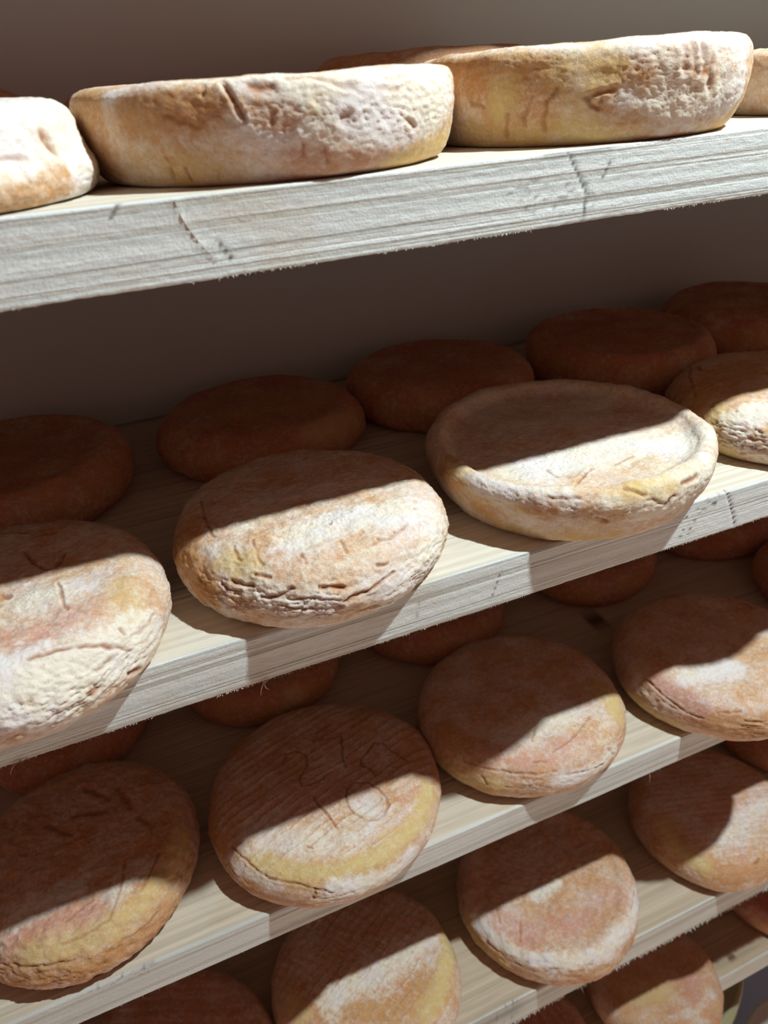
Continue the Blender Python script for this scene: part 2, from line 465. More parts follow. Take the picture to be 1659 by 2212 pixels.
# marks on the rind in wheel-local millimetres: kind, size (mm), strength, points
# W white bloom, Y yellow rind, P pink rind, O bare ochre rind, G crease, C crack showing orange paste, L lump
FEATURES = {
 '1a': [
  ('W', 20, 0.8, [(41.5,-51.3,20.3), (51.6,-41.8,19), (60.3,-32.7,12.2)]),
  ('O', 5, 1, [(32.9,-60.5,2.9), (45.1,-52.8,4), (54.4,-44,5.9)]),
  ('C', 1.6, 1, [(52.9,-39.5,20.3), (53.6,-40,17.1), (54.7,-39.7,14.6)]),
  ('G', 0.8, 0.6, [(45.2,-51.6,12.2), (46.2,-52.7,7.2)]),
  ('G', 1, 0.5, [(40.3,-54,15.2), (47.3,-48.6,14)]),
 ],
 '1b': [
  ('W', 4, 0.8, [(-63.6,-34.5,29.8), (-50.3,-50.3,30.6), (-30.9,-64.8,30.3), (-14.8,-69.6,30.6)]),
  ('W', 9, 1, [(-13.6,-73.1,24.5), (1,-74.4,24.5), (22.1,-71.1,23.1), (46.9,-57.9,21.7)]),
  ('W', 6, 1, [(-22.9,-70.6,17.3), (-8.7,-73.7,17.3), (6.8,-73.6,15.2), (23.6,-69.6,13.1), (41.1,-61.5,15.2)]),
  ('W', 6, 0.5, [(-38.9,-63.5,20.2), (-34.7,-65.9,20.9)]),
  ('Y', 5, 0.9, [(53.8,-47.1,6.9), (39.3,-57.2,3.2), (24.7,-64.3,2.6)]),
  ('C', 2.2, 1, [(-23.5,-69.4,28.7), (-18.1,-71.3,28)]),
  ('Y', 2.5, 0.9, [(-4.9,-74.4,22.4), (-4.9,-74.4,20.9)]),
  ('Y', 6, 0.5, [(-59.3,-37.4,4.4), (-48.5,-51.2,5), (-35.1,-60.8,4.4)]),
  ('O', 9, 0.8, [(-72.2,-14.4,28), (-72.7,-16.4,20.9), (-70.9,-19,12.4)]),
  ('O', 7, 0.8, [(-59.6,-44.5,24.5), (-48.2,-56.4,26), (-38.1,-64,23.8)]),
  ('O', 4.5, 0.9, [(-21.2,-71.4,20.9), (-15.5,-72.8,19.5)]),
  ('P', 9, 0.6, [(-10.3,-71,7.6), (7.5,-71.4,7.6), (24,-67.7,7.6)]),
  ('G', 1, 1.8, [(-30.9,-64.8,30.3), (-30.8,-66.8,28), (-29.4,-68.3,24.5), (-27.6,-69.2,20.2)]),
  ('G', 0.8, 1, [(-36.7,-61.7,30.3), (-38.6,-62.9,27.4)]),
  ('G', 0.7, 0.9, [(-51.5,-51.5,10.3), (-50.1,-51.4,7.6), (-49.7,-48.4,3.2)]),
  ('G', 0.7, 0.7, [(-45.7,-55,6.9), (-44.7,-52.4,2.6)]),
  ('G', 0.6, 0.5, [(-36.1,-60.6,5), (-35.7,-58.3,2.1)]),
  ('G', 0.7, 0.8, [(-9.6,-72.6,11.7), (-9.4,-71.2,7.6)]),
  ('G', 0.6, 0.6, [(-2.8,-72.5,9.6), (-1.9,-70.8,5.6)]),
  ('G', 2, 0.9, [(3.9,-74.2,17.3), (5.8,-74.1,18.1)]),
  ('G', 1.4, 0.9, [(29.2,-68,15.2), (32.5,-66,13.1)]),
  ('G', 0.8, 1, [(-18.3,-72.2,20.9), (-19.3,-71.9,18.8)]),
  ('G', 1, 0.5, [(-12.2,-70.8,30.3), (-1.9,-72.8,29.3), (4.8,-73.8,26.7), (25.7,-69.8,24.5)]),
  ('G', 1, 0.4, [(-49.9,-55.4,22.4), (-40.5,-62.4,18.8)]),
 ],
 '1c': [
  ('W', 8, 1, [(-23.6,-69.4,18.9), (-13.2,-71.5,14.6), (-1.9,-71.8,11), (8.5,-71.7,12.4), (29.6,-66.5,15.3)]),
  ('W', 7, 0.7, [(-28.8,-67.1,29.8), (-10.4,-72,30.5), (27.9,-67.4,29.8)]),
  ('W', 3, 0.7, [(-69.8,-6.4,33.8), (-60.7,-35.1,33.8), (-40.8,-57.8,33.5)]),
  ('Y', 5, 1, [(-62.1,-39.2,19.6), (-62.6,-37.2,15.3)]),
  ('Y', 5, 0.7, [(-46,-56.8,29.1), (-35,-64.5,27.7), (-30.8,-66.8,25.5)]),
  ('Y', 5, 0.6, [(-66,-22.4,5.6), (-45.7,-52.1,4.9), (-13.4,-67.3,3.7)]),
  ('Y', 5, 0.5, [(39.1,-58.5,6.9), (28.7,-62.3,3.7)]),
  ('O', 5, 1, [(-33.4,-65.6,23.3), (-23.7,-69.7,23.3), (-20,-70.8,21.1)]),
  ('O', 8, 0.8, [(-72.8,1,30.5), (-69.8,-22.7,27.7), (-60.5,-41.6,27.7)]),
  ('P', 6, 0.7, [(-37.6,-63.1,20.4), (-41.3,-60.1,16)]),
  ('G', 1.8, 0.8, [(-1.9,-72.5,31.2), (-0,-73.6,23.3)]),
  ('G', 1.8, 0.8, [(2.9,-72.7,30.5), (4.8,-73.4,21.8)]),
  ('G', 1.8, 0.8, [(10.5,-72.3,16.7), (7.7,-73.1,21.1), (7.7,-73.2,25.5)]),
  ('G', 1.8, 0.8, [(-4.8,-72.8,29.8), (-3.9,-73.5,24)]),
  ('G', 1, 1, [(-47.7,-55.9,21.1), (-50.2,-52.9,16), (-50.5,-50.5,9.6), (-48.9,-50.1,6.2)]),
  ('G', 1, 1, [(-54.4,-49,18.2), (-55.5,-46.2,12.4), (-55.1,-44.6,8.2)]),
  ('G', 1, 1, [(-60.2,-40.2,13.1), (-58.3,-36.8,4.3)]),
  ('G', 1, 1, [(-38.1,-62.2,16), (-34.5,-63.6,13.1), (-34,-64.6,16)]),
  ('G', 1, 1, [(-69,-24.4,17.4), (-66.1,-30.5,15.3)]),
  ('G', 1, 1, [(-29.8,-67,18.9), (-35.8,-63.9,18.2), (-39,-61.8,16.7)]),
 ],
 '2a': [
  ('W', 12, 1, [(2.4,-60.5,30.1), (20.7,-61,27.2), (38,-56.8,21.6), (52.6,-44.9,19.7)]),
  ('W', 9, 0.8, [(9.1,-68.8,19.1), (27.6,-64.2,16.4)]),
  ('W', 8, 0.5, [(29.7,-19.8,33.9), (13.4,-20,34)]),
  ('P', 9, 0.8, [(9.8,-43.5,33.6), (21.3,-44.6,33.3), (35.9,-27.6,33.6)]),
  ('Y', 7, 0.6, [(49.4,-25.2,32.2), (50.6,-39.9,27.2)]),
  ('G', 1.3, 1.5, [(12.1,25.4,34), (13.8,18,34), (17.2,10,34), (21.7,3.7,34), (24.9,5,34), (27.2,9.6,34), (29,15.7,33.9)]),
  ('G', 0.8, 1.2, [(25.1,-11.2,34), (25.9,-20.4,33.9), (26.3,-27,33.9), (27.2,-31.8,33.7)]),
  ('C', 0.9, 0.9, [(12.4,-54.8,32), (20.6,-53.6,31.5), (34.2,-52.7,28.6), (39.4,-52.7,25.7), (44,-51.5,22.8), (47.9,-50.5,18.4)]),
  ('C', 0.9, 1.2, [(44.9,-46.1,27.2), (46.2,-47.4,25.1)]),
  ('C', 1.6, 1.3, [(29.3,-63.6,15), (32.6,-62,15)]),
  ('C', 1.4, 1.2, [(44.3,-53.3,10.3), (47.2,-49.8,8.4)]),
  ('G', 0.8, 1, [(33.4,-59.6,21.6), (36.5,-57.8,21.6), (40.2,-55.3,21.6)]),
  ('G', 0.8, 0.8, [(51.4,-45.1,21.6), (58,-35.5,22.2)]),
  ('G', 1.2, 0.6, [(1.3,49.4,33.3), (13.8,42.4,33.6)]),
  ('G', 1.4, 0.8, [(17.5,38,33.7), (25.4,35.9,33.7)]),
  ('G', 1.5, 1.2, [(2.5,-7.8,34), (5.3,-11.2,34)]),
 ],
 '2b': [
  ('W', 10, 0.8, [(-16.1,-37.6,34), (7.4,-32.6,34.2), (30.9,-37.2,33.6), (50.6,-41,25.7)]),
  ('W', 8, 1, [(16,-66.5,10.3), (29.7,-62.3,13), (44.8,-52.4,17.1)]),
  ('W', 7, 0.7, [(-40.1,-52.3,24.6), (-33.3,-59.4,20.4), (-15.2,-67,18.4)]),
  ('W', 5, 0.7, [(-36.7,-14.6,34.1)]),
  ('Y', 6, 0.9, [(-47.6,-36.5,30.2), (-40.7,-46.4,29)]),
  ('O', 9, 0.8, [(-61.1,1.6,29.4), (-63.8,-18,24), (-60.6,-31.9,19.1)]),
  ('P', 6, 0.4, [(-26.3,-43,33.4), (-8.3,-52.4,32.9)]),
  ('C', 0.9, 1.3, [(-38.8,-48,29), (-36.3,-49.9,29), (-33.2,-52.6,28.6)]),
  ('C', 0.9, 1.3, [(-15.5,-64.4,24), (-11.2,-65.3,24), (-6.1,-66.7,22.8)]),
  ('C', 0.9, 1.3, [(-6.3,-68.7,17.1), (-1.8,-68.7,18.4), (5.4,-68.3,19.1), (10.7,-67.3,20.4), (18.3,-65,21.6)]),
  ('C', 0.9, 1.3, [(-39.2,-55.4,21), (-32.9,-58.7,22.2), (-25.9,-60.2,25.2)]),
  ('C', 0.9, 1.3, [(11,-63.7,26.2), (16,-63.1,25.7)]),
  ('C', 0.9, 1.3, [(-48.4,-43.6,25.7), (-45.1,-47.5,25.2), (-41,-50.6,25.7)]),
  ('G', 0.8, 1, [(-47.6,23.5,32.9), (-50.3,2.6,33.4), (-50.3,-8.6,33.3), (-50,-15.5,33)]),
  ('G', 0.8, 1, [(-43.4,-28.2,33.1), (-43.2,-34.1,32.4), (-42.3,-39.1,31.4)]),
  ('G', 0.8, 1, [(-34.2,-29.2,33.9), (-35,-39.9,32.9), (-34.5,-46.2,31.4)]),
  ('G', 0.8, 1, [(-17.9,-48.5,33.1), (-17.6,-54.2,31.7)]),
  ('G', 0.8, 1, [(0.6,-47,33.7), (-0,-55.7,32.2)]),
  ('G', 0.8, 1, [(-52.8,-40.5,23.4), (-50,-45,22.2), (-46.1,-48.6,22.8)]),
  ('G', 0.8, 1, [(-33.6,-59.9,18.4), (-23.1,-65.1,15.7), (-8.1,-68.6,14.4)]),
  ('G', 0.8, 1, [(-25.9,-62.4,21.6), (-16.8,-66,20.4)]),
  ('G', 0.8, 1, [(-1.8,-68.4,10.3), (16.5,-64.8,6.6)]),
  ('G', 0.8, 1, [(33.5,-46.1,31.7), (24.1,-52.3,31.4), (11.7,-55.1,32)]),
  ('G', 0.8, 1, [(-61.7,-27.5,21.6), (-59,-34,20.4)]),
  ('C', 1.1, 1.3, [(25.6,-50.2,32)]),
  ('C', 1.1, 1.3, [(17,-52.4,32.4)]),
  ('C', 1.1, 1.3, [(1.3,-32.7,34.2)]),
  ('C', 1.1, 1.3, [(42.4,-36.2,32.2)]),
 ],
 '2c': [
  ('W', 15, 0.9, [(-36.8,-23.2,25.8), (-7.1,-21.8,26), (31.3,-31.3,25.8), (48.1,-44.5,27)]),
  ('W', 4.5, 1, [(-73.2,-30.3,29.2), (-61.6,-49.9,29.2), (-44.2,-66.2,28.5)]),
  ('W', 6, 1, [(-28.7,-74.8,23.8), (-3.1,-79.2,19.2), (20.7,-77.3,23), (39.6,-68.6,29.2)]),
  ('Y', 6, 0.8, [(-22.4,-75.6,29.9), (-9.3,-78.7,29.2), (4.2,-79.5,28.5)]),
  ('Y', 6, 0.7, [(-63.3,-36.6,5.5), (-44,-57.3,4.2), (-17.7,-69.6,3.5)]),
  ('Y', 6, 0.5, [(-65.6,23.2,30.7), (-75.4,-14,32.2)]),
  ('O', 4.5, 0.9, [(-61,-52.1,25.4), (-49.7,-63,25.4), (-30.5,-73.5,20.7), (-22.6,-76.3,20.7)]),
  ('O', 7, 0.6, [(-80.1,-3.1,26.2), (-76.6,-21.6,20.7), (-69,-36.3,15.4)]),
  ('W', 5, 0.5, [(-44.4,-66.4,22.2), (-36.1,-70.9,20.7)]),
  ('C', 1.6, 1.6, [(1,-79.7,21.5), (3.1,-80.1,24.6), (5.2,-80,25.4)]),
  ('C', 1.4, 1.2, [(11.4,-78.4,29.2), (16.5,-77.5,29.2), (22.5,-76,29.2)]),
  ('G', 1.2, 1.4, [(-27.8,-49.7,25.9), (-19.6,-44.1,25.8), (-12.2,-39.3,25.8)]),
  ('L', 10, 2.2, [(-18.3,-49.7,25.9), (-11.9,-59.7,26.1)]),
  ('L', 9, 1.6, [(-43.1,-32.2,25.9), (-41.6,-58.9,32.5)]),
  ('L', 9, 1.6, [(-5.8,-74.2,32.8), (17,-70.9,32.7)]),
  ('G', 1.2, 0.8, [(-30.9,-27.1,25.8), (-32.3,-37.9,25.8)]),
  ('G', 1.2, 0.8, [(2.6,-40.2,25.9), (14.7,-38.4,25.8)]),
  ('L', 12, 1.5, [(20.5,-51.4,25.9), (33.7,-53.5,26.4)]),
  ('G', 1, 1, [(-4,-61.5,26.2), (-18.9,-74.4,32.2), (-11.4,-78.4,29.2)]),
  ('G', 1.4, 1.2, [(-32.4,-72.7,20.7), (-28.2,-73.5,17.6)]),
  ('G', 0.9, 0.8, [(-52,-59.3,29.9), (-40.1,-67.4,30.5)]),
  ('G', 0.9, 0.8, [(-9.4,-79.5,27), (2.1,-79.9,22.2)]),
 ],
 '2d': [
  ('W', 9, 0.9, [(-60.7,-22.4,25.1), (-45.5,-28.7,31.4)]),
  ('W', 8, 0.6, [(-62.3,-29.7,14), (-53.5,-42.2,9.4)]),
  ('Y', 6, 0.8, [(-63.2,-9.2,26.1), (-65.7,-20.4,12), (-60.5,-20.5,2.6)]),
  ('O', 14, 0.6, [(-58.6,13.3,28.9), (-16.3,20.7,33)]),
  ('G', 1, 1.1, [(-27,53,29.3), (-44.3,34.9,30.7), (-58.6,13.3,28.9)]),
  ('G', 1, 1.1, [(-28.6,44.1,31.7), (-32.9,37.5,32.2), (-26.7,33.9,32.7)]),
  ('G', 1, 1.1, [(-46.1,13,32.4), (-54.5,14.6,30.7)]),
  ('G', 1, 1.1, [(-59.8,-33.5,18), (-56,-39.6,18)]),
  ('G', 1, 1.1, [(-64.7,-23.9,14), (-59.6,-33.4,18.6)]),
  ('G', 1, 1.1, [(-60.2,-29.7,6.9), (-55.7,-40.5,12.7)]),
  ('G', 1, 1.1, [(-56.1,-35.4,22.9), (-52.9,-39.5,5.2)]),
  ('C', 1.4, 1.2, [(-56.8,-17.6,29.3)]),
  ('C', 1.2, 1, [(-61.1,-4,28.2)]),
 ],
 '3a': [
  ('W', 7, 0.8, [(-31,-36.3,34.3), (-14.4,-33.6,34.4), (-1.7,-32.3,34.4)]),
  ('W', 7, 0.5, [(33.3,-38,34.2), (19.4,-46.7,34.2)]),
  ('P', 8, 0.8, [(-31.6,-44.7,33.9), (-17.4,-49,34.1), (6.9,-52.2,34.1)]),
  ('Y', 6, 0.8, [(-27.7,-58.1,29.8), (-0,-63.2,30.7), (26.9,-58.4,29.8), (52.4,-39.1,28.8), (62.9,-19.5,28.3)]),
  ('O', 5, 0.9, [(-39.8,-58,19.7), (-10,-69.2,21), (22.7,-67,17.6), (50.1,-50.1,16.2)]),
  ('P', 4, 0.8, [(33,-62.7,16.2), (47.3,-52.6,17.6)]),
  ('G', 0.9, 1, [(27.2,-26.5,34.4), (23.3,-39.2,34.3), (19.4,-50.5,34), (14,-58.5,32.4), (2.4,-61.4,31.8), (-10.5,-61.1,31.4)]),
  ('G', 0.9, 1, [(46.5,-30.2,33.8), (43.6,-35.3,33.7), (32.4,-49.9,32.7)]),
  ('G', 0.9, 1, [(8.1,-68.7,23), (25.8,-64.8,21.7), (37.2,-59,21.7)]),
  ('G', 0.9, 1, [(-36.2,-57.4,25.5), (-20,-64.5,26.1), (-6.2,-68,24.9)]),
  ('G', 0.9, 1, [(9.1,-69.1,21.7), (16.3,-68,21)]),
  ('G', 0.9, 1, [(40.1,-23.2,34.3), (43.2,-23.5,34.2)]),
  ('G', 0.9, 1, [(-8,-50.6,34.2), (6.9,-43.7,34.3)]),
  ('G', 2.5, 1, [(7.8,39.3,34.4), (20.7,24.8,34.4)]),
  ('G', 2.5, 1, [(0.8,19.7,34.4), (17.6,15.1,34.4)]),
  ('G', 2.5, 1, [(26.8,29.8,34.4), (33.4,10.9,34.4)]),
  ('G', 2.5, 1, [(-15.4,20.1,34.4), (-2.5,6.6,34.4)]),
  ('G', 2.5, 1, [(37.9,1,34.4), (44.7,-9.5,34.3)]),
 ],
 '3b': [
  ('P', 6, 1, [(-16.4,-16.4,31.8), (-4.1,-16.1,31.8), (10.4,-13.9,31.8)]),
  ('Y', 5.5, 1, [(-52.4,-39.2,28.4), (-35.3,-55.9,28.1), (-14.1,-66.5,27), (14.4,-67.7,26.2), (39.1,-58.5,25.3), (59,-38.3,25.3)]),
  ('W', 5, 1, [(-19.2,-71.5,20.9), (-1,-75.4,18.4), (15.9,-74.6,14.2), (32.8,-68.8,15.6)]),
  ('W', 10, 0.45, [(-48.3,-24.6,31.1), (-27.6,-42.5,31.4), (1.3,-49.9,31.4), (17.7,-39.7,31.6)]),
  ('P', 5, 0.5, [(40.8,-43,30.4), (51.7,-31.7,30.1)]),
  ('W', 4, 0.5, [(-63.4,-36.6,22.1), (-46.8,-56.3,22.1)]),
  ('O', 7, 0.7, [(-74,12.7,19), (-72.4,-15.4,20.9)]),
  ('G', 0.85, 1.4, [(-21.5,20.4,31.8), (-16.3,26.5,31.8), (-9.8,26.5,31.8), (-4.5,21.2,31.8), (-6.7,11.2,31.8), (-11.7,5.8,31.8), (-15.2,0.6,31.8), (-14,-3.7,31.8), (-6.2,-4.9,31.8), (5.8,-0.2,31.8)]),
  ('G', 0.85, 1.4, [(3.2,30.2,31.8), (12.7,27.6,31.8), (22.4,25.6,31.8), (17.9,12.3,31.8), (15.2,-0.6,31.8)]),
  ('G', 0.85, 1.4, [(36.2,7.2,31.7), (39.3,10,31.7), (45,7.1,31.6), (47.7,-1.2,31.5), (53.4,-12.8,31)]),
  ('G', 0.85, 1.4, [(35.6,6.6,31.7), (26.8,0.7,31.8), (25.1,-3.3,31.8), (28,-7.1,31.8), (31.1,-15.4,31.8)]),
  ('G', 0.85, 1.4, [(-10.9,-13.5,31.8), (-8.9,-21.4,31.8), (-7.3,-30.2,31.8), (-5.7,-39.4,31.7), (-5,-42.4,31.6)]),
  ('G', 0.85, 1.4, [(8,-22.5,31.8), (10.7,-18,31.8), (16.8,-15.9,31.8), (23.9,-18.8,31.8), (28.3,-26.9,31.7), (30.5,-35.8,31.5), (29.6,-41.9,31.3), (24.6,-46.7,31.2), (17.8,-48.2,31.3), (12,-44.7,31.5), (8,-37.5,31.7), (6.1,-30.5,31.8), (8,-22.5,31.8)]),
  ('C', 0.7, 1, [(-25.1,-44.8,31.3), (-22.1,-48,31.2)]),
  ('C', 0.7, 1.2, [(-64.7,-22.9,26.6), (-61.9,-29.5,26.6), (-55.4,-42.5,25.8), (-50.1,-50.1,24.8), (-43.9,-55.7,24.8), (-37,-60.4,24.8), (-28.7,-66.9,22.7), (-19.4,-72.2,19.7)]),
  ('C', 0.7, 1.2, [(-27.9,-67.3,22.7), (-30.8,-69.1,17.7)]),
  ('G', 0.6, 0.6, [(-21.4,-60.4,29), (-24.7,-67,24.3)]),
 ],
 '3c': [
  ('W', 11, 0.6, [(-30.4,-34.6,33.8), (-7.3,-32.3,33.9), (14.5,-33.7,33.9)]),
  ('Y', 7, 0.9, [(50.2,-21.6,33.6), (53.4,-30.9,32.2), (48.5,-44.9,29.8)]),
  ('Y', 5, 0.8, [(-72.4,-10.5,12), (-64.6,-35.1,15.6), (-48.4,-55.2,17)]),
  ('P', 7, 0.7, [(-49.5,-39,31.7), (-25.8,-56,32.2), (8.4,-57.6,33.2)]),
  ('W', 4.5, 0.9, [(-15.1,-71,20.5), (8.6,-72.7,18.4), (31.4,-65.9,19.1)]),
  ('O', 8, 0.4, [(-61.6,-3.2,32.2), (-57.6,-22.1,32.2)]),
  ('G', 0.8, 1, [(-61.6,-32.4,26.2), (-52.6,-44.9,26.8), (-39.9,-56.5,26.8), (-27.5,-64,26.2), (-14.4,-67.7,26.8)]),
  ('G', 0.8, 1, [(-10.6,-35.9,33.9), (-14.7,-39.8,33.9), (-18.2,-43.9,33.8)]),
  ('G', 0.8, 1, [(27.8,-42.8,33.7), (14.9,-50.4,33.7), (-0,-56.1,33.5), (-11.5,-57.8,33)]),
  ('G', 0.8, 1, [(-26.9,-58.4,31), (-19.1,-61.4,31)]),
  ('G', 0.8, 1, [(-56.2,-45.5,21.2), (-54.5,-49.1,17)]),
  ('G', 0.8, 1, [(-8.4,-71,23.2), (4.7,-72.2,21.2), (20.8,-70.3,17.7)]),
  ('G', 0.8, 1, [(28,-65.1,24.4), (32.5,-65.8,17)]),
 ],
 '3d': [
  ('W', 9, 0.8, [(-46,-21.9,37.3), (-31.9,-23.9,37.5), (-14.4,-27.4,37.5)]),
  ('P', 6, 1, [(-64.4,-15.5,33), (-58.7,-32.9,32), (-54.2,-45,27.9)]),
  ('Y', 6, 0.9, [(-72.2,2.8,9.4), (-69.6,-15.7,7.4), (-63.7,-31.4,6.8)]),
  ('O', 8, 0.6, [(-48.9,-54.3,21), (-21.6,-69.5,22.5)]),
  ('G', 0.9, 1.1, [(-68.3,-2.7,30.9), (-68.1,-14.5,29.1), (-65.4,-28.1,26.6), (-61.9,-37.9,23.2), (-55.8,-46.4,23.2)]),
  ('G', 0.9, 1.1, [(-47.5,-51.4,28.5), (-34.9,-58.7,30.9)]),
  ('G', 0.9, 1.1, [(-34.1,-62.8,25.9), (-24.1,-67.9,24.6)]),
  ('G', 0.9, 1.1, [(-68,-6.3,30.9), (-67.5,-17.1,29.1)]),
  ('G', 0.9, 1.1, [(54.8,27,35.9), (50.1,17.7,37.2)]),
 ],
 '4b': [
  ('Y', 6, 1, [(69.6,5.5,25.1), (62.9,-18.6,30), (44.6,-38.1,33.3), (27.3,-50.3,33.6)]),
  ('W', 10, 0.6, [(-28.9,-14.2,34.3), (1.3,-10.7,34.3), (32.9,-7,34.3), (51.5,-0.7,34.1)]),
  ('O', 7, 0.7, [(-20.2,-28.6,34.3), (6.5,-41,34.3), (35.8,-34,34.2)]),
  ('Y', 6, 0.7, [(-59.3,0,33.2), (-53.4,-13.6,33.9)]),
 ],
 '4c': [
  ('P', 10, 0.8, [(-58.6,-16.5,32.1), (-44.5,-35,31), (-0,-43.4,30.1), (40,-36.9,30.7)]),
  ('W', 5, 0.8, [(-16.2,-10.2,30.2), (2.8,-8.4,30.2)]),
  ('W', 4, 1, [(-70.3,-4.6,27.9), (-65.8,-25.3,27.9), (-53.8,-44.8,28.5), (-32.9,-60.6,29.5)]),
  ('W', 5, 0.8, [(-33.4,-61.5,28.5), (1.8,-69.5,29), (39.4,-59,27.4), (60.9,-40.7,23.6)]),
  ('Y', 4, 0.8, [(-74.3,0,20.9), (-73.3,-16.6,15), (-64.9,-37.5,17.2)]),
  ('O', 6, 0.4, [(7.4,-51,30.4), (33.1,-46.8,31.2)]),
  ('G', 1, 1.1, [(-39.8,-22.3,30.2), (-44.2,-30.4,30.6), (-48.9,-37.5,32.2)]),
  ('G', 1, 1.1, [(-51,-6.7,30.4), (-55.2,-17.9,31.4)]),
  ('G', 1, 1.1, [(65.2,-28,27.4), (59.5,-38.6,27.4), (44.4,-52,30)]),
  ('G', 1, 1.1, [(-58,-45.7,22.2), (-34.3,-63.1,26.2), (-7.5,-71,26.8)]),
  ('G', 1, 1.1, [(-40.5,-60.6,24.3), (-16,-70.8,24.9)]),
  ('G', 1, 1.1, [(-69.4,-23.5,23.6), (-64.2,-35.9,22.9)]),
 ],
 '4d': [
  ('W', 9, 0.6, [(-18,-31.1,33.9), (5.7,-27,33.9), (34.1,-24.8,33.9)]),
  ('P', 9, 0.6, [(-0.7,-13.8,33.9), (50,-10.6,33.6)]),
  ('Y', 6, 1, [(-55.2,-1.4,33.2), (-57.5,-22.1,30.6), (-48.1,-43.3,27.9)]),
  ('O', 6, 0.6, [(-52,-37.8,28.4), (-26.5,-61.7,24.5), (-3.5,-66.7,25.1)]),
  ('C', 1.2, 1, [(-10.5,-61.3,30.2), (-5.5,-60.2,31.3)]),
 ],
 '5b': [
  ('O', 9, 0.5, [(-38.9,2.5,33.3), (-12.7,-5.1,33.3)]),
  ('Y', 9, 0.6, [(-32.4,-9.6,33.3), (-6.1,-17.1,33.3)]),
  ('P', 8, 0.8, [(26.5,-18.7,33.3), (18.3,-33.7,33.3)]),
  ('W', 3.5, 0.3, [(-15.4,-40,33.2), (13.1,-44.2,33.1), (37.2,-36.2,32.4)]),
 ],
 '2e': [
  ('P', 14, 0.5, [(14.1,9.4,31.5), (38,10.7,31.4)]),
  ('O', 9, 0.5, [(22.1,-60,31.1), (51.1,-41.4,29)]),
  ('W', 6, 0.25, [(37.7,-56.5,25.4)]),
 ],
 '2f': [
  ('O', 18, 0.5, [(-1.7,-11,29.5), (27,-10.3,29.5)]),
  ('G', 1.5, 1, [(-57.2,-32,21.3)]),
  ('Y', 7, 0.5, [(22.8,-57.2,25.6), (49.5,-41.2,22.9)]),
 ],
 '3f': [
  ('Y', 6, 0.8, [(13.5,-63.3,24.1)]),
  ('O', 8, 0.6, [(-38.7,-51.9,24.1), (-16.5,-64.8,17.1)]),
 ],
}


